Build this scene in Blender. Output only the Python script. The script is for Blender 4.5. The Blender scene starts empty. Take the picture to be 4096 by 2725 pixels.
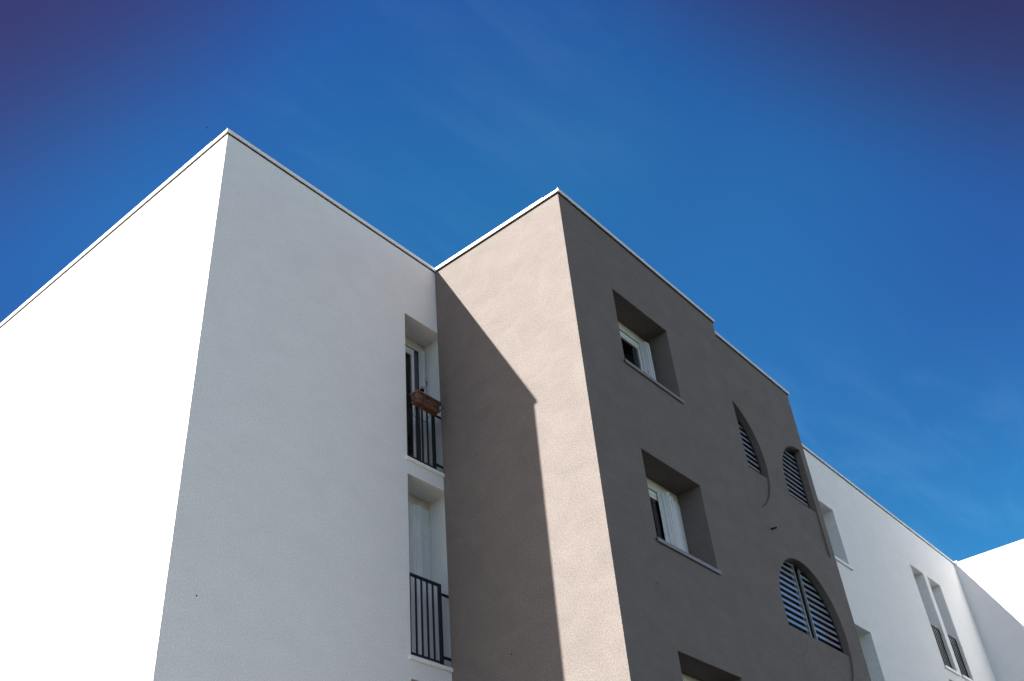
import bpy, bmesh, math, random
from mathutils import Vector, Matrix
from mathutils.geometry import tessellate_polygon
random.seed(7)
scene = bpy.context.scene
col = scene.collection
PI = math.pi
R_ = math.radians

# ------------------------------------------------------------------ materials
def new_mat(name):
    m = bpy.data.materials.new(name); m.use_nodes = True
    nt = m.node_tree; nt.nodes.clear()
    out = nt.nodes.new('ShaderNodeOutputMaterial')
    return m, nt, out

def N(nt, t, **kw):
    n = nt.nodes.new(t)
    for k, v in kw.items():
        if k in n.inputs: n.inputs[k].default_value = v
        else: setattr(n, k, v)
    return n

def link(nt, a, b): nt.links.new(a, b)

def stucco(name, colr, grain=1.0, mott=0.06, scale=1.0, rot=0.7):
    m, nt, out = new_mat(name)
    tc = N(nt, 'ShaderNodeTexCoord')
    p = N(nt, 'ShaderNodeBsdfPrincipled'); p.inputs['Roughness'].default_value = 0.92
    p.inputs['Specular IOR Level'].default_value = 0.15
    # broad trowel mottling, drawn out along a diagonal
    mp = N(nt, 'ShaderNodeMapping'); mp.inputs['Rotation'].default_value = (0.35, rot, 0.2)
    mp.inputs['Scale'].default_value = (0.8, 0.9, 1.25)
    link(nt, tc.outputs['Object'], mp.inputs['Vector'])
    n1 = N(nt, 'ShaderNodeTexNoise'); n1.inputs['Scale'].default_value = 2.6 * scale; n1.inputs['Detail'].default_value = 7; n1.inputs['Roughness'].default_value = 0.62
    n1.inputs['Distortion'].default_value = 0.6
    link(nt, mp.outputs['Vector'], n1.inputs['Vector'])
    r1 = N(nt, 'ShaderNodeMapRange'); r1.inputs['From Min'].default_value = 0.3; r1.inputs['From Max'].default_value = 0.7
    r1.inputs['To Min'].default_value = 1 - mott; r1.inputs['To Max'].default_value = 1 + mott
    link(nt, n1.outputs['Fac'], r1.inputs['Value'])
    # grains of the render, about a centimetre
    n2 = N(nt, 'ShaderNodeTexNoise'); n2.inputs['Scale'].default_value = 55; n2.inputs['Detail'].default_value = 5; n2.inputs['Roughness'].default_value = 0.8
    link(nt, tc.outputs['Object'], n2.inputs['Vector'])
    r2 = N(nt, 'ShaderNodeMapRange'); r2.inputs['From Min'].default_value = 0.3; r2.inputs['From Max'].default_value = 0.7
    r2.inputs['To Min'].default_value = 1 - 0.15 * grain; r2.inputs['To Max'].default_value = 1 + 0.15 * grain
    link(nt, n2.outputs['Fac'], r2.inputs['Value'])
    mu = N(nt, 'ShaderNodeMath', operation='MULTIPLY'); link(nt, r1.outputs[0], mu.inputs[0]); link(nt, r2.outputs[0], mu.inputs[1])
    vm = N(nt, 'ShaderNodeVectorMath', operation='SCALE'); vm.inputs[0].default_value = colr[:3]
    link(nt, mu.outputs[0], vm.inputs['Scale'])
    link(nt, vm.outputs['Vector'], p.inputs['Base Color'])
    # bump: grain + slow waviness of the hand-floated coat
    n3 = N(nt, 'ShaderNodeTexNoise'); n3.inputs['Scale'].default_value = 4.5; n3.inputs['Detail'].default_value = 5
    link(nt, tc.outputs['Object'], n3.inputs['Vector'])
    b1 = N(nt, 'ShaderNodeBump'); b1.inputs['Strength'].default_value = 0.02; b1.inputs['Distance'].default_value = 0.012
    link(nt, n3.outputs['Fac'], b1.inputs['Height'])
    b2 = N(nt, 'ShaderNodeBump'); b2.inputs['Strength'].default_value = min(1, 0.5 * grain); b2.inputs['Distance'].default_value = 0.006
    link(nt, n2.outputs['Fac'], b2.inputs['Height']); link(nt, b1.outputs['Normal'], b2.inputs['Normal'])
    link(nt, b2.outputs['Normal'], p.inputs['Normal'])
    link(nt, p.outputs[0], out.inputs['Surface'])
    return m

def plain(name, colr, rough=0.5, metal=0.0, spec=0.5, var=0.05, vscale=9, ior=None, bump=0.0):
    m, nt, out = new_mat(name)
    tc = N(nt, 'ShaderNodeTexCoord')
    p = N(nt, 'ShaderNodeBsdfPrincipled')
    p.inputs['Roughness'].default_value = rough; p.inputs['Metallic'].default_value = metal
    p.inputs['Specular IOR Level'].default_value = spec
    if ior: p.inputs['IOR'].default_value = ior
    n = N(nt, 'ShaderNodeTexNoise'); n.inputs['Scale'].default_value = vscale; n.inputs['Detail'].default_value = 6
    link(nt, tc.outputs['Object'], n.inputs['Vector'])
    r = N(nt, 'ShaderNodeMapRange'); r.inputs['From Min'].default_value = .3; r.inputs['From Max'].default_value = .7
    r.inputs['To Min'].default_value = 1 - var; r.inputs['To Max'].default_value = 1 + var
    link(nt, n.outputs['Fac'], r.inputs['Value'])
    vm = N(nt, 'ShaderNodeVectorMath', operation='SCALE'); vm.inputs[0].default_value = colr[:3]
    link(nt, r.outputs[0], vm.inputs['Scale']); link(nt, vm.outputs['Vector'], p.inputs['Base Color'])
    if bump:
        b = N(nt, 'ShaderNodeBump'); b.inputs['Strength'].default_value = bump; b.inputs['Distance'].default_value = .003
        link(nt, n.outputs['Fac'], b.inputs['Height']); link(nt, b.outputs['Normal'], p.inputs['Normal'])
    link(nt, p.outputs[0], out.inputs['Surface'])
    return m

def glass_mat(name):
    m, nt, out = new_mat(name)
    t = N(nt, 'ShaderNodeBsdfTransparent'); t.inputs['Color'].default_value = (.78, .82, .82, 1)
    g = N(nt, 'ShaderNodeBsdfGlossy'); g.inputs['Roughness'].default_value = 0.02
    fr = N(nt, 'ShaderNodeFresnel'); fr.inputs['IOR'].default_value = 1.5
    mx = N(nt, 'ShaderNodeMixShader')
    link(nt, fr.outputs[0], mx.inputs[0]); link(nt, t.outputs[0], mx.inputs[1]); link(nt, g.outputs[0], mx.inputs[2])
    link(nt, mx.outputs[0], out.inputs['Surface'])
    return m

M = dict(
    white=stucco('white_render', (.775, .775, .765), 1.5, 0.03),
    taupe=stucco('taupe_render', (.168, .147, .135), 2.6, 0.08),
    coping=plain('coping_metal', (.80, .80, .80), .35, 0, .5, .04, 3),
    frame=plain('white_frame', (.72, .72, .71), .35, 0, .5, .05, 6),
    headbox=plain('roller_box', (.62, .57, .50), .6, 0, .3, .10, 7),
    shutter=plain('shutter_metal', (.66, .67, .68), .4, 0, .5, .06, 12),
    rail=plain('black_metal', (.012, .012, .013), .45, 0, .4, .1, 20),
    sill=plain('taupe_sill', (.22, .19, .20), .4, 0, .5, .05, 8),
    wsill=plain('white_sill', (.84, .83, .81), .5, 0, .4, .06, 8),
    room=plain('room_dark', (.018, .017, .016), .9, 0, .1, .1, 2),  # near black, interior darkness put into the colour
    curtain=plain('lace_curtain', (.55, .56, .57), .9, 0, .1, .35, 28),
    slat=plain('louvre_glass', (.30, .315, .38), .10, 0, .8, .10, 6, ior=1.9),  # pale lavender base carries the sky reflection in the slats
    track=plain('shutter_track', (.10, .105, .12), .5, 0, .4, .1, 10),
    darkframe=plain('dark_frame', (.016, .016, .017), .5, 0, .4, .1, 10),
    stile=plain('light_stile', (.34, .34, .36), .35, .3, .5, .05, 10),
    terracotta=plain('terracotta', (.165, .074, .055), .7, 0, .3, .2, 18, bump=.4),
    soil=plain('soil', (.04, .03, .022), 1, 0, .1, .4, 60, bump=1),
    wire=plain('black_wire', (.010, .010, .011), .5, 0, .4, .1, 30),
    stem=plain('plant_stem', (.018, .022, .012), .8, 0, .2, .3, 60),
    petal=plain('petal', (.55, .48, .22), .8, 0, .2, .3, 60),
    leaf=plain('leaf', (.20, .20, .07), .7, 0, .3, .4, 60),
    hole=plain('hole_plug', (.01, .009, .009), .9, 0, .1, .1, 30),
    spout=plain('spout_metal', (.03, .03, .03), .6, 0, .3, .1, 30),
    roof=plain('roof_gravel', (.30, .29, .27), .95, 0, .1, .25, 30, bump=.6),
    bird=plain('bird_feathers', (.03, .03, .03), .8, 0, .2, .3, 20),
    ground=plain('asphalt', (.022, .022, .021), .9, 0, .2, .25, 30, bump=.5),
    bounce_mat=plain('bounce_surface', (.62, .55, .47), .9, 0, .2, .12, 1.5, bump=.3),
    pot=plain('clay_pot', (.30, .13, .08), .8, 0, .2, .2, 30),
    glass=glass_mat('window_glass'),
)

# ------------------------------------------------------------------ objects
def tag(o, label=None, cat=None, group=None, kind=None):
    if label: o['label'] = label
    if cat: o['category'] = cat
    if group: o['group'] = group
    if kind: o['kind'] = kind
    return o

def empty(name, loc):
    o = bpy.data.objects.new(name, None); col.objects.link(o); o.location = loc
    o.empty_display_size = .2
    return o

def wpos(o):
    v = Vector(o.location)
    return v + wpos(o.parent) if o.parent else v

class MB:
    """collects shapes in world coordinates; build() links them as one mesh"""
    def __init__(s): s.bm = bmesh.new()
    def face(s, pts):
        vs = [s.bm.verts.new(p) for p in pts]
        return s.bm.faces.new(vs)
    def box(s, x0, x1, y0, y1, z0, z1, bev=0.0):
        vs = [s.bm.verts.new(p) for p in ((x0,y0,z0),(x1,y0,z0),(x1,y1,z0),(x0,y1,z0),(x0,y0,z1),(x1,y0,z1),(x1,y1,z1),(x0,y1,z1))]
        fs = [s.bm.faces.new([vs[i] for i in q]) for q in ((0,3,2,1),(4,5,6,7),(0,1,5,4),(1,2,6,5),(2,3,7,6),(3,0,4,7))]
        if bev:
            es = list({e for f in fs for e in f.edges})
            bmesh.ops.bevel(s.bm, geom=es, offset=bev, segments=2, affect='EDGES', profile=.5)
        return s
    def prism(s, poly, z0, z1):
        """vertical prism over a plan polygon [(x,y)...]"""
        n = len(poly)
        a = [s.bm.verts.new((x, y, z0)) for x, y in poly]; b = [s.bm.verts.new((x, y, z1)) for x, y in poly]
        s.bm.faces.new(a[::-1]); s.bm.faces.new(b)
        for i in range(n): s.bm.faces.new((a[i], a[(i+1) % n], b[(i+1) % n], b[i]))
        return s
    def hull8(s, P):
        """box from 8 points ordered as in box()"""
        vs = [s.bm.verts.new(p) for p in P]
        for q in ((0,3,2,1),(4,5,6,7),(0,1,5,4),(1,2,6,5),(2,3,7,6),(3,0,4,7)): s.bm.faces.new([vs[i] for i in q])
        return s
    def tube(s, pts, r, n=8, closed=False):
        pts = [Vector(p) for p in pts]; rs = r if isinstance(r, (list, tuple)) else [r]*len(pts)
        rings = []
        for i, p in enumerate(pts):
            a = pts[i-1] if (i or closed) else p; b = pts[(i+1) % len(pts)] if (i < len(pts)-1 or closed) else p
            t = (b - a).normalized()
            u = t.cross(Vector((0, 0, 1)))
            if u.length < .2: u = t.cross(Vector((0, 1, 0)))
            u.normalize(); w = t.cross(u)
            rings.append([s.bm.verts.new(p + rs[i]*(math.cos(2*PI*k/n)*u + math.sin(2*PI*k/n)*w)) for k in range(n)])
        m = len(rings)
        for i in range(m if closed else m-1):
            A, B = rings[i], rings[(i+1) % m]
            for k in range(n): s.bm.faces.new((A[k], A[(k+1) % n], B[(k+1) % n], B[k]))
        if not closed: s.bm.faces.new(rings[0][::-1]); s.bm.faces.new(rings[-1])
        return s
    def blob(s, c, rx, ry, rz, seg=14):
        mtx = Matrix.Translation(c) @ Matrix.Diagonal((rx, ry, rz, 1))
        bmesh.ops.create_uvsphere(s.bm, u_segments=seg, v_segments=seg//2+2, radius=1, matrix=mtx)
        return s
    def build(s, name, mat, parent=None, smooth=False, recalc=True):
        if recalc: bmesh.ops.recalc_face_normals(s.bm, faces=s.bm.faces)
        off = wpos(parent) if parent else Vector((0, 0, 0))
        if not parent:
            pass
        bmesh.ops.translate(s.bm, verts=s.bm.verts, vec=-off)
        me = bpy.data.meshes.new(name); s.bm.to_mesh(me); s.bm.free()
        me.materials.append(M[mat])
        if smooth:
            for p in me.polygons: p.use_smooth = True
        o = bpy.data.objects.new(name, me); col.objects.link(o)
        if parent: o.parent = parent
        return o

# ------------------------------------------------------------------ levels
ZT = 12.465          # top of the render, underside of the copings
ZC = 12.53           # top of the copings
YW = 8.265           # white facade
YA = 5.735           # taupe facade with the square windows
YB = 5.895           # taupe facade with the round niches
YF = 6.64            # far white wing
XW = 5.098           # sunlit end wall of the white block
XA = 9.15            # sunlit side of the taupe block
XB = 13.60
XC = 16.71
XR = 27.62           # far right block
DEP = 0.40           # depth of the window recesses

def jit(seed, amp=.0017):
    rnd = random.Random(seed)
    ph = [(rnd.uniform(0, 6.3), f, a) for f, a in ((9, .25), (31, .35), (83, .55), (141, .7))]
    return lambda z: amp * sum(a * math.sin(f*z + p) for p, f, a in ph)

NOM = {}
def edge_line(x, y, z0, z1, seed, step=.018, zlo=4.5):
    """the hand-floated arris of a rendered corner: a slightly ragged vertical line"""
    jx, jy = jit(seed), jit(seed+50)
    zs = [z0]
    z = max(z0 + step, zlo)
    while z < z1 - step*.5: zs.append(z); z += step
    zs.append(z1)
    l = [(x + jx(z), y + jy(z), z) for z in zs]
    NOM[id(l)] = (x, y)
    return l

COLLAR = .03
def collar(mb, line, dx, dy):
    """narrow strip between the ragged arris and the flat of the wall; returns the straight inner line"""
    inner = [(NOM[id(line)][0] + dx*COLLAR, NOM[id(line)][1] + dy*COLLAR, p[2]) for p in line]
    for i in range(len(line)-1): mb.face([line[i], inner[i], inner[i+1], line[i+1]])
    return inner[0], inner[-1]

def fill(mb, loops):
    """planar polygon with holes (loops of 3-D points), first loop outside"""
    tris = tessellate_polygon([[Vector(p) for p in l] for l in loops])
    flat = [p for l in loops for p in l]
    vs = [mb.bm.verts.new(p) for p in flat]
    for t in tris:
        try: mb.bm.faces.new([vs[i] for i in t])
        except ValueError: pass

def reveal(mb, loop, depth):
    n = len(loop)
    for i in range(n):
        a, b = loop[i], loop[(i+1) % n]
        mb.face([a, b, (b[0], b[1]+depth, b[2]), (a[0], a[1]+depth, a[2])])

def rect(x0, x1, y, z0, z1): return [(x0, y, z0), (x1, y, z0), (x1, y, z1), (x0, y, z1)]

def arc_loop(cx, cz, r, a0, a1, y, n=64):
    return [(cx + r*math.cos(a0 + (a1-a0)*i/n), y, cz + r*math.sin(a0 + (a1-a0)*i/n)) for i in range(n+1)]

# ------------------------------------------------------------------ copings
def coping(parent, segs):
    """folded sheet-metal parapet caps with a joint every two metres and a drip lip"""
    mb = MB()
    for (axis, a0, a1, w0, w1, face) in segs:
        L = a1 - a0; n = max(1, round(abs(L)/2.05)); d = L/n
        for i in range(n):
            s0 = a0 + d*i + (.002 if i else 0); s1 = a0 + d*(i+1) - (.002 if i < n-1 else 0)
            for (q0, q1, z0, z1) in ((w0, w1, ZC-.012, ZC), (face, face + (.010 if face == w0 else -.010), ZT+.012, ZC-.0125)):
                lo, hi = min(q0, q1), max(q0, q1)
                if axis == 'x': mb.box(s0, s1, lo, hi, z0, z1)
                else: mb.box(lo, hi, s0, s1, z0, z1)
            # drip lip turned back to the wall
            q0, q1 = face, face + (.022 if face == w0 else -.022)
            lo, hi = min(q0, q1), max(q0, q1)
            if axis == 'x': mb.box(s0, s1, lo+.0102, hi, ZT+.012, ZT+.018)
            else: mb.box(lo+.0102, hi, s0, s1, ZT+.012, ZT+.018)
    return mb.build('coping', 'coping', parent)

def shadow_core(parent, boxes):
    mb = MB()
    for b in boxes: mb.box(*b)
    return mb.build('coping_shadow_core', 'darkframe', parent)  # dark strip under the coping stands in for its shadow line

# ------------------------------------------------------------------ window pieces
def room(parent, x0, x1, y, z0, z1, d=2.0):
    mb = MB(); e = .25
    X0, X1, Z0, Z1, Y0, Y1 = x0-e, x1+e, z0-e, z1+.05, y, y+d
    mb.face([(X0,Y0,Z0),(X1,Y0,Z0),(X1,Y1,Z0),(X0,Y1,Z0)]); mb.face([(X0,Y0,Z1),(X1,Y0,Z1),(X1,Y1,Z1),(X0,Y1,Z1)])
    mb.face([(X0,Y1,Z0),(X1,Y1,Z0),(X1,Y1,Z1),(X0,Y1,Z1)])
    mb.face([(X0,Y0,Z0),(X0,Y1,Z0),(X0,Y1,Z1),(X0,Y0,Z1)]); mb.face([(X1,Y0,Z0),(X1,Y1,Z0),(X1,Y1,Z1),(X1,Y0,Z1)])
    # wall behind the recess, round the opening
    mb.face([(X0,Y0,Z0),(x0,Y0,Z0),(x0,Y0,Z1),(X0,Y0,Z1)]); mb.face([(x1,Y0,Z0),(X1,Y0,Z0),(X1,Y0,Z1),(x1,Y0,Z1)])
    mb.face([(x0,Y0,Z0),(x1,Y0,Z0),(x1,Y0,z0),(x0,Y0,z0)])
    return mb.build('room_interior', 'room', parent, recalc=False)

def accordion(pts, z0, z1, th=.017):
    """folding shutter: zigzag of leaves with ribbed faces, plan points [(x,y)...]"""
    mb = MB()
    for i in range(len(pts)-1):
        a, b = Vector((*pts[i], 0)), Vector((*pts[i+1], 0))
        t = (b-a); L = t.length; t.normalize(); nrm = Vector((-t.y, t.x, 0))
        g = .003
        a2, b2 = a + t*g, b - t*g
        # leaf body with two pressed ribs along its height
        prof = [(0, -th/2), (L*.30-2*g, -th/2), (L*.33, -th/2+.005), (L*.38, -th/2+.005), (L*.41, -th/2), (L*.64, -th/2),
                (L*.67, -th/2+.005), (L*.72, -th/2+.005), (L*.75, -th/2), (L-2*g, -th/2), (L-2*g, th/2), (0, th/2)]
        poly = [((a2 + t*u + nrm*v).x, (a2 + t*u + nrm*v).y) for u, v in prof]
        mb.prism(poly, z0, z1)
    return mb

def window_frame(parent, x0, x1, y, z0, z1, right_pocket=.235, left=.06, bars=(), head=.165, wide=None):
    """aluminium frame at the back of a recess, roller box on top; returns the frame (a part)"""
    mb = MB()
    zt = z1 - head
    mb.box(x0+.001, x0+left, y, y+.06, z0+.001, zt-.002, .004)
    xr = x1 - right_pocket
    sw = .05 if right_pocket > .02 else .075
    mb.box(xr-sw, xr, y, y+.06, z0+.001, zt-.002, .004)
    mb.box(x0+left+.001, xr-sw-.001, y+.002, y+.058, zt-.075, zt-.003, .004)
    mb.box(x0+left+.001, xr-sw-.001, y+.004, y+.05, zt-.115, zt-.082, .003)
    mb.box(x0+left+.001, xr-sw-.001, y+.002, y+.058, z0+.001, z0+.07, .004)
    for b in bars: mb.box(b-.04, b+.04, y+.001, y+.055, z0+.071, zt-.116, .004)
    fr = mb.build('window', 'frame', parent)
    if right_pocket > .02:
        tk = MB(); tk.box(xr+.001, x1-.001, y+.02, y+.055, z0+.001, zt-.002); tk.build('shutter_track', 'track', fr)
    hb = MB(); hb.box(x0+.001, x1-.001, y-.012, y+.10, zt, z1-.001, .006)
    hb.box(x0+.001, x1-.001, y-.016, y+.02, zt-.0, zt+.018, .003)
    hb.build('roller_box', 'headbox', fr)
    gl = MB(); gl.box(x0+left-.004, xr-sw+.004, y+.012, y+.018, z0+.06, zt-.08)
    gl.build('pane', 'glass', fr)
    return fr

def sill_piece(fr, x0, x1, yw, ztop, mat, lip=.05, proud=.03, depth=DEP, xin0=None, xin1=None):
    mb = MB(); y0 = yw - proud
    xi0 = xin0 if xin0 is not None else x0; xi1 = xin1 if xin1 is not None else x1
    # sloping sheet inside the recess, folded lip in front
    mb.hull8([(xi0,yw,ztop-.006),(xi1,yw,ztop-.006),(xi1,yw+depth,ztop+.024),(xi0,yw+depth,ztop+.024),
              (xi0,yw,ztop),(xi1,yw,ztop),(xi1,yw+depth,ztop+.03),(xi0,yw+depth,ztop+.03)])
    if mat == 'wsill':
        mb.box(x0, x1, y0, yw-.0005, ztop-lip, ztop+.001, .003)
        return mb.build('sill', mat, fr)
    mb.box(x0, x1, y0, yw-.0005, ztop-.005, ztop+.001)
    mb.box(x0, x1, y0, y0+.008, ztop-lip, ztop-.0055, .002)
    mb.box(x0, x1, y0+.0085, y0+.02, ztop-lip, ztop-lip+.005)
    return mb.build('sill', mat, fr)

def railing(parent, x0, x1, y, z0, z1, jl, jr, bars=4):
    """window guard: flat top and bottom bars between two posts, stubs into the jambs"""
    mb = MB()
    mb.box(x0, x1, y-.008, y+.03, z1-.028, z1, .002)
    mb.box(x0+.022, x1-.045, y, y+.022, z0, z0+.022, .002)
    mb.box(x0, x0+.021, y-.004, y+.026, z0-.01, z1-.0285, .002)
    mb.box(x1-.044, x1, y-.006, y+.028, z0-.035, z1-.0285, .002)
    for zz in (z0+.085, z1-.125):
        mb.box(jl, x0-.0005, y+.003, y+.021, zz-.016, zz+.016)
        mb.box(x1+.0005, jr, y+.003, y+.021, zz-.016, zz+.016)
    rl = mb.build('railing', 'rail', parent)
    step = (x1-.044 - x0-.021)/(bars+1)
    for i in range(bars):
        xb = x0+.021 + step*(i+1)
        b = MB(); b.box(xb-.010, xb+.010, y+.001, y+.021, z0+.0225, z1-.029, .002)
        b.build('baluster', 'rail', rl)
    return rl

# ================================================================== WHITE BLOCK (left)
wb = empty('apartment_building', (XW, YW, 0))
tag(wb, 'white block at left with blank sunlit end wall and narrow railed windows', 'building', 'apartment blocks')
WX0, WX1 = 8.445, 9.262
WOPEN = [(8.750, 11.240), (6.005, 8.494), (3.26, 5.748)]
arris = edge_line(XW, YW, 0, ZT, 3)
mb = MB()
outer = list(collar(mb, arris, 1, 0)) + [(16.6, YW, ZT), (16.6, YW, 0)]
holes = [rect(WX0, WX1, YW, a, b) for a, b in WOPEN]
fill(mb, [outer] + holes)
for h in holes: reveal(mb, h, DEP)
fill(mb, [list(collar(mb, arris, 0, 1)) + [(XW, 26, ZT), (XW, 26, 0)]])
mb.face([(XW, 26, 0), (16.6, 26, 0), (16.6, 26, ZT), (XW, 26, ZT)])
mb.build('wall', 'white', wb)
mb = MB(); mb.box(XW+.3, 16.4, YW+.3, 25.7, ZT-.35, ZT-.05); mb.build('roof', 'roof', wb)
coping(wb, [('x', XW-.035, XA-.0365, YW-.035, YW+.30, YW-.035), ('y', YW-.034+.335, 26, XW-.035, XW+.30, XW-.035),
            ('y', YW-.0345+.011, YW+.30, XW-.035, XW-.025, XW-.035)])
shadow_core(wb, [(XW-.018, XA+2, YW-.018, YW+.28, ZT+.001, ZT+.0115), (XW-.018, XW+.28, YW+.281, 26, ZT+.001, ZT+.0115), (XW+.02, XA+2, YW+.02, YW+.28, ZT+.012, ZC-.013), (XW+.02, XW+.28, YW+.281, 26, ZT+.012, ZC-.013)])
YI = YW + DEP
# top window: half open door, shutter folded in the corner
z0, z1 = WOPEN[0]
fr = window_frame(wb, WX0, WX1, YI, z0, z1, .222, .05)
tag(fr, 'dark half open door with folded shutter')
PK = [(9.135, YI-.004), (9.146, YI-.085), (9.160, YI-.012), (9.176, YI-.080), (9.190, YI-.012), (9.206, YI-.065), (9.222, YI-.012)]
accordion(PK, z0+.04, z1-.168, .013).build('shutter', 'shutter', fr)
sill_piece(fr, 8.410, XA-.002, YW, z0-.007, 'wsill', .046, .03, DEP, WX0+.001, WX1-.001)
room(wb, WX0, WX1, YI+.101, z0, z1)
# second window: shutter drawn shut
z0, z1 = WOPEN[1]
fr = window_frame(wb, WX0, WX1, YI, z0, z1, .02, .05, head=.125)
tag(fr, 'window behind closed folding shutter')
accordion([(WX0+.004, YI-.004), (8.575, YI-.028), (8.70, YI-.006), (8.83, YI-.030), (8.925, YI-.006), (9.045, YI-.055), (9.14, YI-.010), (WX1-.003, YI-.012)], z0+.04, z1-.130).build('shutter', 'shutter', fr)
sill_piece(fr, 8.405, XA-.002, YW, z0+.010, 'wsill', .046, .03, DEP, WX0+.001, WX1-.001)
room(wb, WX0, WX1, YI+.101, z0, z1)
z0, z1 = WOPEN[2]
fr = window_frame(wb, WX0, WX1, YI, z0, z1, .222, .05)
accordion(PK, z0+.04, z1-.168, .013).build('shutter', 'shutter', fr)
sill_piece(fr, 8.405, XA-.002, YW, z0+.005, 'wsill', .046, .03, DEP, WX0+.001, WX1-.001)
room(wb, WX0, WX1, YI+.101, z0, z1)
YR = YW + .055
for dz in (2.75, 0, -2.75):
    railing(wb, 8.496, 9.075, YR, 6.078+dz, 7.114+dz, WX0+.001, WX1-.001)
def plug(parent, x, y, z, axis):
    mb = MB()
    d = Vector((0, -1, 0)) if axis == 'y' else Vector((-1, 0, 0))
    p = Vector((x, y, z)); mb.tube([p - d*.02, p + d*.003], .009, 10)
    return mb.build('anchor_hole', 'hole', parent)
plug(wb, 5.45, YW, 5.93, 'y')

# ================================================================== TAUPE BLOCK
tb = empty('apartment_building', (XA, YA, 0))
tag(tb, 'taupe rendered block jutting out between white walls, square windows and round louvred niches', 'building', 'apartment blocks')
AX0, AX1 = 10.255, 11.735
AOPEN = [(9.915, 11.265), (7.160, 8.485), (4.41, 5.742)]
ar1 = edge_line(XA, YA, 0, ZT, 11)
ar2 = edge_line(XB, YA, 0, ZT, 12)
mb = MB()
holes = [rect(AX0, AX1, YA, a, b) for a, b in AOPEN]
fill(mb, [list(collar(mb, ar1, 1, 0)) + list(collar(mb, ar2, -1, 0))[::-1]] + holes)
for h in holes: reveal(mb, h, DEP)
fill(mb, [list(collar(mb, ar1, 0, 1)) + [(XA, YW-.002, ZT), (XA, YW-.002, 0)]])
fill(mb, [list(collar(mb, ar2, 0, 1)) + [(XB, YB, ZT), (XB, YB, 0)]])
ar3 = edge_line(XC, YB, 0, ZT, 14)
RN = 1.10
hl = arc_loop(13.62, 10.04, RN, -PI/2+.02, PI/2-.02, YB, 48)
hr = arc_loop(16.50, 10.01, RN, PI/2, 3*PI/2, YB, 48)
hc = arc_loop(15.045, 7.30, RN+.005, 0, 2*PI, YB, 96)[:-1]
fill(mb, [[(XB, YB, 0), (XB, YB, ZT)] + list(collar(mb, ar3, -1, 0))[::-1]] + [hl, hr, hc])
ND = .115
for h in (hl, hr, hc): reveal(mb, h, ND)
fill(mb, [list(collar(mb, ar3, 0, 1)) + [(XC, YF-.002, ZT), (XC, YF-.002, 0)]])
mb.build('wall', 'taupe', tb)
mb = MB(); mb.box(XA+.3, XB-.1, YA+.3, YW-.1, ZT-.35, ZT-.05); mb.box(XB-.099, XC-.3, YB+.3, YW-.1, ZT-.35, ZT-.05); mb.build('roof', 'roof', tb)
coping(tb, [('x', XA-.035, XB+.03, YA-.035, YA+.26, YA-.035), ('y', YA+.2605, YW-.037, XA-.035, XA+.26, XA-.035),
            ('y', YA-.0345+.011, YA+.26, XA-.035, XA-.025, XA-.035),
            ('x', XB+.0305, XC+.035, YB-.035, YB+.26, YB-.035)])
shadow_core(tb, [(XA-.018, XB+.018, YA-.018, YA+.24, ZT+.001, ZT+.0115), (XA-.018, XA+.24, YA+.241, YW-.04, ZT+.001, ZT+.0115), (XB+.019, XC+.018, YB-.018, YB+.24, ZT+.001, ZT+.0115), (XA+.02, XB-.02, YA+.02, YA+.24, ZT+.012, ZC-.013), (XA+.02, XA+.24, YA+.241, YW-.04, ZT+.012, ZC-.013), (XB+.04, XC-.02, YB+.02, YB+.24, ZT+.012, ZC-.013)])
YI = YA + DEP
packs = [[(11.497, YI-.004), (11.525, YI-.118), (11.548, YI-.012), (11.572, YI-.125), (11.598, YI-.012), (11.622, YI-.11), (11.65, YI-.012)],
         [(11.165, YI-.008), (11.215, YI-.05), (11.285, YI-.125), (11.355, YI-.035), (11.42, YI-.095), (11.475, YI-.02), (11.60, YI-.045), (11.73, YI-.015)],
         [(11.497, YI-.004), (11.525, YI-.118), (11.548, YI-.012), (11.572, YI-.125), (11.62, YI-.012)]]
for k, (z0, z1) in enumerate(AOPEN):
    fr = window_frame(tb, AX0, AX1, YI, z0, z1, .235 if k != 1 else .30, .06, bars=(10.80,))
    if k == 1: tag(fr, 'window with shutter fanned half open')
    accordion(packs[k], z0+.045, z1-.168).build('shutter', 'shutter', fr)
    sill_piece(fr, 10.222, 11.758, YA, z0+.012, 'sill', .05, .03, DEP, AX0+.001, AX1-.001)
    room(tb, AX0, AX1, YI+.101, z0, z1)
    if k == 0:
        cm = MB(); nx = 40
        for i in range(nx):
            xa, xb = 10.9 + .50*i/nx, 10.9 + .50*(i+1)/nx
            fa, fb = YI+.16 + .018*math.sin(i*1.3), YI+.16 + .018*math.sin((i+1)*1.3)
            cm.face([(xa, fa, z0+.1), (xb, fb, z0+.1), (xb, fb, z1-.5-.25*((i+1)/nx-.5)**2), (xa, fa, z1-.5-.25*(i/nx-.5)**2)])
        cm.build('curtain', 'curtain', fr, recalc=False)
plug(tb, XA, 7.633, 8.80, 'x'); plug(tb, XA, 7.311, 5.915, 'x')
plug(tb, 10.063, YA, 6.525, 'y'); plug(tb, 13.191, YA, 11.892, 'y'); plug(tb, 14.239, YB, 11.084, 'y')
mb = MB(); mb.tube([(14.235, YB+.05, 8.712), (14.232, YB-.10, 8.700)], .016, 12); mb.build('overflow_spout', 'spout', tb)

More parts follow.
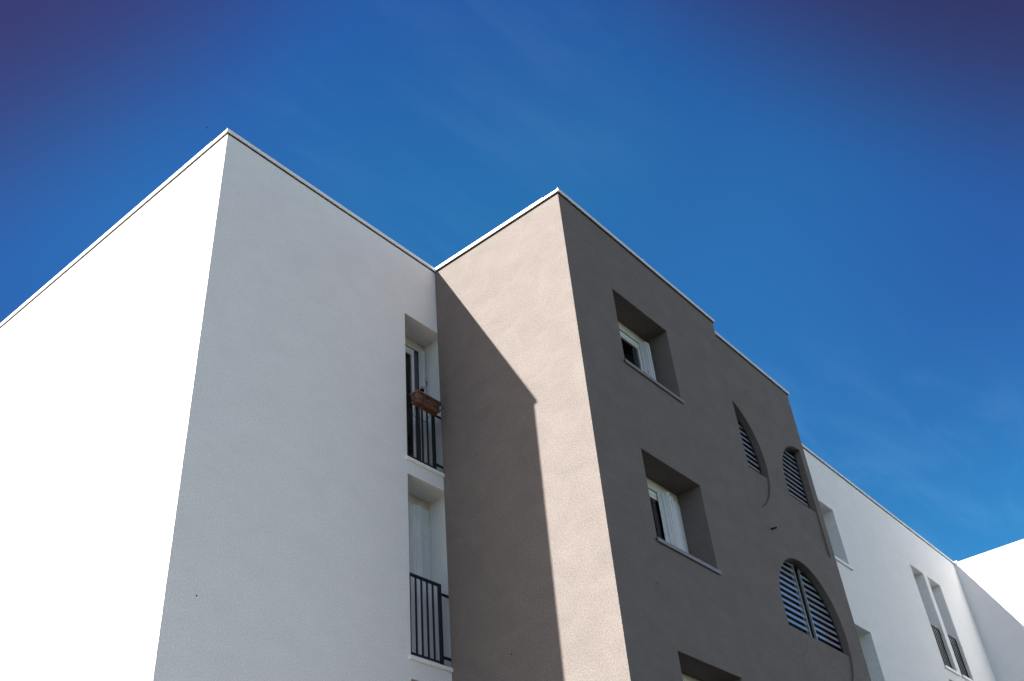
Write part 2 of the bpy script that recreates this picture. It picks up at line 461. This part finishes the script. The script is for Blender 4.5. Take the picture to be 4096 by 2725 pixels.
# ---- round niches: shallow rendered apron below, jalousie louvres above
def seg_poly(cx, cz, r, ztop, side, n=64):
    """part of the disc below ztop; side: 'R' right half, 'L' left half, 'C' whole"""
    a = math.asin(max(-1, min(1, (ztop-cz)/r)))
    if side == 'C': a0, a1 = PI - a, 2*PI + a
    elif side == 'R': a0, a1 = -PI/2, a
    else: a0, a1 = PI - a, 3*PI/2
    pts = [(cx + r*math.cos(a0+(a1-a0)*i/n), cz + r*math.sin(a0+(a1-a0)*i/n)) for i in range(n+1)]
    if side == 'R': pts.append((cx, ztop))
    if side == 'L': pts.append((cx, ztop))
    return pts

def niche(cx, cz, r, ztop, side, mull):
    YL = YB + ND
    ap = MB(); pol = seg_poly(cx, cz, r-.001, ztop, side); ya = YB + .032
    fill(ap, [[(x, ya, z) for x, z in pol]])
    # its top ledge
    x0, x1 = min(p[0] for p in pol if abs(p[1]-ztop) < .02), max(p[0] for p in pol if abs(p[1]-ztop) < .02)
    ap.face([(x0, ya, ztop), (x1, ya, ztop), (x1, YL+.02, ztop), (x0, YL+.02, ztop)])
    # louvre window: dark surround following the outline, two light stiles at the mullion
    mb = MB()
    a = math.asin((ztop-cz)/r)
    if side == 'C': a0, a1 = a, PI - a
    elif side == 'R': a0, a1 = a, PI/2
    else: a0, a1 = PI/2, PI - a
    n = 56
    for i in range(n):
        t0, t1 = a0+(a1-a0)*i/n, a0+(a1-a0)*(i+1)/n
        P = []
        for rr in (r-.035, r+.02):
            for t in (t0, t1): P.append((cx+rr*math.cos(t), cz+rr*math.sin(t)))
        (ax, az), (bx, bz), (dx, dz), (ex, ez) = P
        mb.hull8([(ax,YL,az),(dx,YL,dz),(dx,YL+.04,dz),(ax,YL+.04,az),(bx,YL,bz),(ex,YL,ez),(ex,YL+.04,ez),(bx,YL+.04,bz)])
    if side == 'L': mb.box(cx-.035, cx, YL, YL+.04, ztop+.001, cz+r)
    if side == 'R': mb.box(cx, cx+.035, YL, YL+.04, ztop+.001, cz+r)
    lv = mb.build('louvre_window', 'darkframe', tb)
    ao = ap.build('apron_panel', 'taupe', lv)
    def chord(z):
        d = r*r - (z-cz)**2
        return math.sqrt(max(d, 0))
    spans = []
    if side == 'C':
        m0, m1 = mull
        for xs in (m0, m1):
            zt = cz + chord_z(xs-cx, r) - .03
            sm = MB(); sm.box(xs-.007, xs+.007, YL-.008, YL+.03, ztop+.001, zt, .002); sm.build('stile', 'stile', lv)
        mm = MB(); mm.box(m0+.0115, m1-.0115, YL+.062, YL+.085, ztop+.001, cz+chord_z(.1, r)-.03); mm.build('mullion', 'darkframe', lv)
    z = ztop + .055 - .02
    while z < cz + r - .06:
        h = chord(z+.03) - .036
        if h > .06:
            if side == 'C': sp = [(cx-h, m0-.012), (m1+.012, cx+h)]
            elif side == 'R': sp = [(cx+.036, cx+h)]
            else: sp = [(cx-h, cx-.036)]
            for (xa, xb) in sp:
                if xb - xa < .05: continue
                sl = MB(); dy, dz, th = .012, .060, .005
                tl = random.uniform(-.0025, .0025)
                y0 = YL+.004
                sl.hull8([(xa,y0,z),(xb,y0,z),(xb,y0+th,z+.001),(xa,y0+th,z+.001),
                          (xa,y0+dy+tl,z+dz),(xb,y0+dy-tl,z+dz),(xb,y0+dy+th-tl,z+dz+.001),(xa,y0+dy+th+tl,z+dz+.001)])
                sl.build('glass_slat', 'slat', lv)
        z += .110
    # near-black box standing in for the unlit interior behind
    rm = MB(); e = r+.1; d = 1.6
    rm.box(cx-e if side != 'R' else cx-.02, cx+e if side != 'L' else cx+.02, YL+.09, YL+d, ztop-.3, cz+e)
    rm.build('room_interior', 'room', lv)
    return lv
def chord_z(dx, r): return math.sqrt(max(0, r*r - dx*dx))
niche(13.62, 10.04, RN, 9.81, 'R', None)
niche(16.50, 10.01, RN, 9.81, 'L', None)
niche(15.045, 7.30, RN+.005, 7.085, 'C', (14.985, 15.195))

# ================================================================== FAR WHITE WING
fw = empty('apartment_building', (XC, YF, 0))
tag(fw, 'white wing set back behind the taupe block with two tall narrow windows side by side', 'building', 'apartment blocks')
FW = [(18.02, 19.50, 9.93, 11.222, 'w'), (18.02, 19.55, 7.21, 8.562, 'w'),
      (23.65, 24.468, 8.83, 11.275, 'd'), (24.72, 25.56, 8.85, 11.282, 'd'),
      (23.65, 24.468, 6.09, 8.535, 'd'), (24.72, 25.56, 6.10, 8.535, 'd')]
mb = MB()
holes = [rect(a, b, YF, c, d) for a, b, c, d, k in FW]
fill(mb, [[(XB+3.0, YF, 0), (XR-.001, YF, 0), (XR-.001, YF, ZT), (XB+3.0, YF, ZT)]] + holes)
for h in holes: reveal(mb, h, DEP)
mb.face([(XB+3.0, 26, 0), (XR-.001, 26, 0), (XR-.001, 26, ZT), (XB+3.0, 26, ZT)])
for xx in (XB+3.0, XR-.001): mb.face([(xx, YF, 0), (xx, 26, 0), (xx, 26, ZT), (xx, YF, ZT)])
bmesh.ops.remove_doubles(mb.bm, verts=mb.bm.verts, dist=.0004)
mb.build('wall', 'white', fw)
mb = MB(); mb.box(16.9, XR-.1, YF+.3, 25.7, ZT-.35, ZT-.05); mb.build('roof', 'roof', fw)
coping(fw, [('x', XC+.036, XR-.0005, YF-.035, YF+.30, YF-.035)])
shadow_core(fw, [(XC+.05, XR-.002, YF-.018, YF+.28, ZT+.001, ZT+.0115), (XC+.05, XR-.01, YF+.02, YF+.28, ZT+.012, ZC-.013)])
YI = YF + DEP
for (a, b, c, d, k) in FW:
    fr = window_frame(fw, a, b, YI, c, d, .235 if k == 'w' else .22, .06)
    xa = b - .23
    accordion([(xa, YI-.004), (xa+.025, YI-.115), (xa+.05, YI-.012), (xa+.075, YI-.12), (xa+.10, YI-.012), (xa+.125, YI-.11), (xa+.15, YI-.012)], c+.04, d-.168).build('shutter', 'shutter', fr)
    sill_piece(fr, a-.03, b+.06, YF, c-.012, 'wsill', .055, .045, DEP, a+.001, b-.001)
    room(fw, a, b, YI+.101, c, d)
    if k == 'd':
        railing(fw, a+.05, b-.07, YF+.055, c+.055, c+1.045, a+.001, b-.001)
plug(fw, 23.654, YF, 11.44, 'y'); plug(fw, 18.955, YF, 12.05, 'y')
mb = MB(); mb.box(XR-.03, XR+.10, YF-.11, YF-.036, ZT+.015, ZC+.008, .004); mb.build('coping_end', 'coping', fw)

# ================================================================== RIGHT BLOCK
rb = empty('apartment_building', (XR, YF, 0))
tag(rb, 'plain white block at far right with a diagonal shadow across its bright wall', 'building', 'apartment blocks')
mb = MB()
mb.box(XR, XR+10, 2.2, YF+6, 0, ZC-.03)
mb.build('wall', 'white', rb)
mb = MB(); mb.box(XR+.02, XR+9.98, 2.22, YF+5.98, ZC-.029, ZC-.012); mb.build('roof', 'roof', rb)

# ================================================================== PLANTER ON THE TOP RAILING
pl = empty('planter_box', (8.725, 8.155, 9.615))
tag(pl, 'long terracotta planter hooked on the railing of the top narrow window', 'planter')
def rrect(x0, x1, y0, y1, r, n=5):
    pts = []
    for (cx, cy, a) in ((x1-r, y1-r, 0), (x0+r, y1-r, PI/2), (x0+r, y0+r, PI), (x1-r, y0+r, 3*PI/2)):
        for i in range(n+1): pts.append((cx + r*math.cos(a+PI/2*i/n), cy + r*math.sin(a+PI/2*i/n)))
    return pts
def loft(rings, cap0=True, cap1=False):
    mb = MB(); vs = [[mb.bm.verts.new((x, y, z)) for x, y in p] for p, z in rings]
    for A, B in zip(vs[:-1], vs[1:]):
        n = len(A)
        for i in range(n): mb.bm.faces.new((A[i], A[(i+1) % n], B[(i+1) % n], B[i]))
    if cap0: mb.bm.faces.new(vs[0][::-1])
    if cap1: mb.bm.faces.new(vs[-1])
    return mb
def ring(off, z, r=.03): return (rrect(8.484-off, 8.966+off, 8.076-off, 8.236+off, r), z)
rings = [ring(-.035, 9.600), ring(-.012, 9.606), ring(-.008, 9.630), ring(-.016, 9.634)]
for zz in (9.662, 9.692, 9.722):      # courses moulded in the sides
    rings += [ring(-.013 + (zz-9.662)*.1, zz-.002), ring(-.0155 + (zz-9.662)*.1, zz)]
rings += [ring(-.004, 9.740), ring(.008, 9.744), ring(.008, 9.768), ring(.003, 9.772), ring(-.008, 9.772), ring(-.012, 9.73)]
loft(rings).build('trough', 'terracotta', pl)
loft([ring(-.014, 9.728), ring(-.014, 9.735)], True, True).build('soil', 'soil', pl)
mb = MB(); rw = .0045
def hoop(z, off): 
    mb.tube([(x, y, z) for x, y in rrect(8.484-off, 8.966+off, 8.076-off, 8.236+off, .03)], rw, 6, True)
hoop(9.738, .006); hoop(9.632, .001)
for xx in (8.60, 8.895):
    mb.tube([(xx, 8.066, 9.738), (xx-.004, 8.072, 9.66), (xx-.006, 8.082, 9.62), (xx-.006, 8.10, 9.594), (xx-.006, 8.225, 9.594), (xx-.004, 8.243, 9.63), (xx, 8.246, 9.74), (xx, 8.27, 9.80), (xx, 8.31, 9.875), (xx, 8.352, 9.872), (xx, 8.358, 9.85)], rw, 6)
mb.tube([(8.474, 8.15, 9.738), (8.480, 8.15, 9.66), (8.49, 8.15, 9.605), (8.52, 8.15, 9.594), (8.93, 8.15, 9.594), (8.965, 8.15, 9.63), (8.976, 8.15, 9.738)], rw, 6)
# S scroll on the front
def spiral(cx, cz, r0, r1, a0, turns, n=26, y=8.064):
    return [(cx + (r0+(r1-r0)*i/n)*math.cos(a0+turns*2*PI*i/n), y, cz + (r0+(r1-r0)*i/n)*math.sin(a0+turns*2*PI*i/n)) for i in range(n+1)]
s1 = spiral(8.664, 9.690, .008, .036, 2.4, 1.15); s2 = spiral(8.842, 9.672, .008, .036, 2.4+PI, 1.15)
mb.tube(s1, .004, 6); mb.tube(s2, .004, 6)
mb.tube([s1[-1], (8.655, 8.064, 9.727), (8.70, 8.064, 9.712), (8.75, 8.064, 9.682), (8.80, 8.064, 9.645), s2[-1]], .004, 6)
# strut bracing the holder to the railing and its loose end on the right
mb.tube([(8.977, 8.10, 9.742), (9.031, 8.071, 9.709), (8.965, 8.20, 9.66)], rw, 6)
mb.tube([(8.60, 8.243, 9.62), (8.62, 8.30, 9.50), (8.86, 8.30, 9.50), (8.895, 8.243, 9.60)], rw, 6)
mb.tube([(8.93, 8.20, 9.594), (8.965, 8.26, 9.56), (8.962, 8.26, 9.64)], rw, 6)
mb.build('wire_holder', 'wire', pl, smooth=True)

fp = empty('flowering_plant', (8.645, 8.15, 9.735))
tag(fp, 'single bent dark stem with one small pale flower rising from the terracotta planter', 'plant')
mb = MB()
mb.tube([(8.645, 8.15, 9.735), (8.636, 8.15, 9.85), (8.631, 8.15, 9.905), (8.640, 8.15, 9.930), (8.657, 8.15, 9.937), (8.672, 8.15, 9.929), (8.690, 8.15, 9.930), (8.715, 8.15, 9.945), (8.735, 8.15, 9.975), (8.751, 8.15, 10.015), (8.752, 8.15, 10.035), (8.742, 8.15, 10.065), (8.735, 8.15, 10.085)], [.0045]*8+[.005, .006, .010, .011, .008], 7)
mb.build('stem', 'stem', fp, smooth=True)
MB().blob((8.648, 8.15, 9.868), .036, .036, .030).build('bulb', 'hole', fp, smooth=True)
mb = MB(); c0 = Vector((8.733, 8.15, 10.095))
for a, l, up in ((.2, .05, .035), (1.3, .034, .02), (2.6, .034, .012), (3.6, .046, -.004), (4.7, .032, .012), (5.5, .036, .02)):
    d = Vector((math.cos(a), .5*math.sin(a), 0)); w = Vector((-math.sin(a), .5*math.cos(a), .3)).normalized()*.009
    l *= 1.35; w *= 1.3; tip = c0 + d*l + Vector((0, 0, up)); mid = c0 + d*l*.6 + Vector((0, 0, up*.8+.006))
    mb.face([c0, mid + w, tip, mid - w])
    mb.face([c0 - Vector((0, 0, .003)), mid - w*.9 - Vector((0, 0, .003)), tip - Vector((0, 0, .002)), mid + w*.9 - Vector((0, 0, .003))])
mb.blob(c0 + Vector((0, 0, .004)), .010, .010, .012, 10)
mb.build('flower', 'petal', fp, recalc=False)

# small plant on the sill of the top square window
sp = empty('potted_plant', (11.06, 5.87, 9.942))
tag(sp, 'tiny plant poking above the sill beside the shutter of the top square window', 'plant')
loft([([(11.06+.03*math.cos(2*PI*i/20), 5.87+.03*math.sin(2*PI*i/20)) for i in range(20)], 9.945), ([(11.06+.042*math.cos(2*PI*i/20), 5.87+.042*math.sin(2*PI*i/20)) for i in range(20)], 10.025), ([(11.06+.036*math.cos(2*PI*i/20), 5.87+.036*math.sin(2*PI*i/20)) for i in range(20)], 10.026), ([(11.06+.034*math.cos(2*PI*i/20), 5.87+.034*math.sin(2*PI*i/20)) for i in range(20)], 10.012)], True, True).build('pot', 'pot', sp)
mb = MB(); rnd = random.Random(4)
for i in range(26):
    a = rnd.uniform(0, 2*PI); l = rnd.uniform(.02, .055); h = rnd.uniform(.05, .15)
    b = Vector((11.06 + rnd.uniform(-.012, .012), 5.87 + rnd.uniform(-.012, .012), 10.012)); t = Vector((11.06 + l*.8*math.cos(a), 5.87 + l*.8*math.sin(a), 10.02+h))
    mb.tube([b, (b+t)/2 + Vector((0, 0, .012)), t], .0016, 5)
    s_ = Vector((-math.sin(a), math.cos(a), .2))*.011; d = Vector((math.cos(a), math.sin(a), .5))*.026
    mb.face([t, t + d*.5 + s_, t + d, t + d*.5 - s_])
mb.build('foliage', 'leaf', sp, recalc=False)

# ================================================================== BIRD FAR OFF
bd = empty('flying_bird', (59.9, 103.6, 136.0))
tag(bd, 'tiny dark bird flying high in the blue sky above the left white roof corner', 'bird')
mb = MB(); c = Vector((59.9, 103.6, 136.0)); f_ = Vector((.64, -.76, 0)); s_ = Vector((.64, .48, .35)).normalized(); u_ = Vector((0, 0, 1))
mb.tube([c - f_*.16, c - f_*.10, c, c + f_*.09, c + f_*.13, c + f_*.17, c + f_*.20], [.01, .035, .055, .045, .034, .026, .004], 10)
mb.build('body', 'bird', bd, smooth=True)
for sg in (-1, 1):
    w = MB(); q = s_*sg
    top = [c + f_*.06 + u_*.02, c + q*.16 + f_*.08 + u_*.06, c + q*.34 - f_*.02 + u_*.03, c + q*.15 - f_*.06 + u_*.05, c - f_*.06 + u_*.02]
    w.face(top); w.face([p - u_*.008 for p in top]); w.build('wing', 'bird', bd, recalc=False)
w = MB(); w.hull8([c - f_*.14 - s_*.02 - u_*.004, c - f_*.14 + s_*.02 - u_*.004, c - f_*.26 + s_*.05 - u_*.004, c - f_*.26 - s_*.05 - u_*.004, c - f_*.14 - s_*.02 + u_*.004, c - f_*.14 + s_*.02 + u_*.004, c - f_*.26 + s_*.05 + u_*.004, c - f_*.26 - s_*.05 + u_*.004]); w.build('tail', 'bird', bd)

# ================================================================== GROUND
mb = MB(); mb.face([(-1500, -1500, 0), (1500, -1500, 0), (1500, 1500, 0), (-1500, 1500, 0)])
tag(mb.build('ground', 'ground'), kind='structure')
# unseen pale slab, added to bounce warm sunlight onto the shaded beige wall
mb = MB(); mb.box(-45, 4.9, 5.0, 60, -.05, .12, .02)
tag(mb.build('bounce_slab', 'bounce_mat'), kind='structure')

# ================================================================== SKY, SUN
SUN = Vector((-.733, .3037, .608)).normalized()
EL = math.asin(SUN.z); AZ = math.atan2(SUN.y, SUN.x)
FILLSKY = (1.30, 1.39, 1.20, 1); SUNSIDE_DIM = (.78, .76, .68, 1); TINT_HI = (.124, .44, .67, 1); TINT_Z0 = .04; TINT_Z1 = .36  # unseen dome brightened to fill the facades, dimmed sunward to darken recesses
VIGNETTE = (1.65, .46, .43, 1); CIR_ROT = 1.2; CIR_COL = (3.2, 5.2, 7.5, 1)
w = bpy.data.worlds.new('World'); scene.world = w; w.use_nodes = True
nt = w.node_tree; nt.nodes.clear()
out = N(nt, 'ShaderNodeOutputWorld'); bg = N(nt, 'ShaderNodeBackground')
sky = N(nt, 'ShaderNodeTexSky'); sky.sky_type = 'NISHITA'; sky.sun_disc = False
sky.sun_elevation = EL; sky.sun_rotation = PI/2 - AZ
sky.altitude = 300; sky.air_density = 1.0; sky.dust_density = .3; sky.ozone_density = 2.0
# the sky over the roofs: deep polarised blue high up, paler toward the horizon, painted violet vignette at both sides
geo = N(nt, 'ShaderNodeTexCoord')
sep = N(nt, 'ShaderNodeSeparateXYZ'); link(nt, geo.outputs['Generated'], sep.inputs[0])
def ramp(val, f0, f1, t0=0.0, t1=1.0, smooth=True):
    r = N(nt, 'ShaderNodeMapRange'); r.interpolation_type = 'SMOOTHSTEP' if smooth else 'LINEAR'
    r.inputs['From Min'].default_value = f0; r.inputs['From Max'].default_value = f1
    r.inputs['To Min'].default_value = t0; r.inputs['To Max'].default_value = t1
    link(nt, val, r.inputs['Value']); return r.outputs[0]
def mixc(fac, A, B, mode='MIX'):
    m = N(nt, 'ShaderNodeMix', data_type='RGBA', blend_type=mode)
    for v, i in ((fac, 0), (A, 6), (B, 7)):
        if hasattr(v, 'default_value') or hasattr(v, 'is_linked'): link(nt, v, m.inputs[i])
        else: m.inputs[i].default_value = v
    return m.outputs[2]
def math2(op, a, b):
    m = N(nt, 'ShaderNodeMath', operation=op)
    for v, i in ((a, 0), (b, 1)):
        if isinstance(v, (int, float)): m.inputs[i].default_value = v
        else: link(nt, v, m.inputs[i])
    return m.outputs[0]
def dotv(v):
    d = N(nt, 'ShaderNodeVectorMath', operation='DOT_PRODUCT'); link(nt, geo.outputs['Generated'], d.inputs[0]); d.inputs[1].default_value = v
    return d.outputs['Value']
high = ramp(sep.outputs['Z'], TINT_Z0, TINT_Z1)
# the deepest blue lies across from the sun, over the roofs; the unseen rest is retinted to set the wall light
high = math2('MULTIPLY', high, ramp(dotv((.81, .59, 0)), .0, .42))
c1 = mixc(high, mixc(ramp(dotv((-.94, .05, .0)), -.25, .55), FILLSKY, SUNSIDE_DIM), TINT_HI)
c1 = mixc(1.0, c1, mixc(ramp(sep.outputs['Z'], .66, .86), (1, 1, 1, 1), (1.0, .64, .90, 1)), 'MULTIPLY')
c1 = mixc(1.0, c1, mixc(math2('MULTIPLY', high, ramp(sep.outputs['Z'], .66, .34)), (1, 1, 1, 1), (.82, .88, .78, 1)), 'MULTIPLY')
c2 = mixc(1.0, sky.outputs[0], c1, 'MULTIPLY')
# corner vignette painted into the sky: darker, violet away from the view bearing (azimuth ~36 degrees)
side = math2('ABSOLUTE', math2('ADD', dotv((.588, -.809, 0)), .03), 0)
q = math2('ADD', side, math2('MULTIPLY', math2('ADD', sep.outputs['Z'], -.6), 1.6))
sd = math2('MULTIPLY', ramp(side, .22, .50), ramp(sep.outputs['Z'], .36, .58))
c2 = mixc(1.0, c2, mixc(sd, (1, 1, 1, 1), (.86, .65, .81, 1)), 'MULTIPLY')
vio = ramp(q, .44, .67)
c3 = mixc(vio, c2, mixc(1.0, c2, VIGNETTE, 'MULTIPLY'))
# thin cirrus: streaks on a high layer, direction divided by its height
dv = N(nt, 'ShaderNodeVectorMath', operation='DIVIDE'); link(nt, geo.outputs['Generated'], dv.inputs[0])
cz = N(nt, 'ShaderNodeCombineXYZ'); zz = math2('MAXIMUM', sep.outputs['Z'], .05)
for i in range(3): link(nt, zz, cz.inputs[i])
link(nt, cz.outputs[0], dv.inputs[1])
mp = N(nt, 'ShaderNodeMapping'); mp.inputs['Rotation'].default_value = (0, 0, CIR_ROT); mp.inputs['Scale'].default_value = (1.0, 4.2, 1)
link(nt, dv.outputs[0], mp.inputs['Vector'])
ns = N(nt, 'ShaderNodeTexNoise'); ns.inputs['Scale'].default_value = 2.6; ns.inputs['Detail'].default_value = 8; ns.inputs['Roughness'].default_value = .55; ns.inputs['Distortion'].default_value = .5
link(nt, mp.outputs[0], ns.inputs['Vector'])
wisp = ramp(ns.outputs['Fac'], .42, .78)
def near(v, c0, c1_):
    return ramp(dotv(Vector(v).normalized()), c0, c1_)
m_top = math2('MULTIPLY', near((.47, .41, .78), .965, .999), .016)
m_low = math2('MULTIPLY', near((.88, .25, .39), .972, .9995), .028)
# a broad veil of thin haze high up in the middle
c3 = mixc(math2('MULTIPLY', ramp(dotv((.480, .372, .795)), .968, .9995), .5), c3, mixc(1.0, c3, (.86, 1.38, 1.10, 1), 'MULTIPLY'))
cf = math2('MULTIPLY', wisp, math2('ADD', m_top, m_low))
c4 = mixc(cf, c3, CIR_COL)
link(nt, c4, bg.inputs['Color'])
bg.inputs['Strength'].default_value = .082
link(nt, bg.outputs[0], out.inputs['Surface'])

sl = bpy.data.lights.new('sun', 'SUN'); sl.energy = 5.0; sl.angle = R_(.5); sl.color = (1.0, .965, .91)
so = bpy.data.objects.new('sun', sl); col.objects.link(so)
so.rotation_euler = SUN.to_track_quat('Z', 'Y').to_euler()
so.location = (0, 0, 40)

# ================================================================== CAMERA
R0 = (( 0.64412532, -0.7609275, -0.07805067), (0.4240014, 0.4401075, -0.79153534), (0.6366517, 0.47675437, 0.60611871))
cam = bpy.data.cameras.new('camera'); co = bpy.data.objects.new('camera', cam); col.objects.link(co)
rx, up, bk = Vector(R0[0]), -Vector(R0[1]), -Vector(R0[2])
co.matrix_world = Matrix(((rx.x, up.x, bk.x, 0), (rx.y, up.y, bk.y, 0), (rx.z, up.z, bk.z, 1.6), (0, 0, 0, 1)))
cam.sensor_width = 36; cam.lens = 35.7215; cam.clip_end = 5000
scene.camera = co
scene.view_settings.view_transform = 'Standard'; scene.view_settings.look = 'None'
scene.view_settings.exposure = 1.75; scene.view_settings.gamma = 1
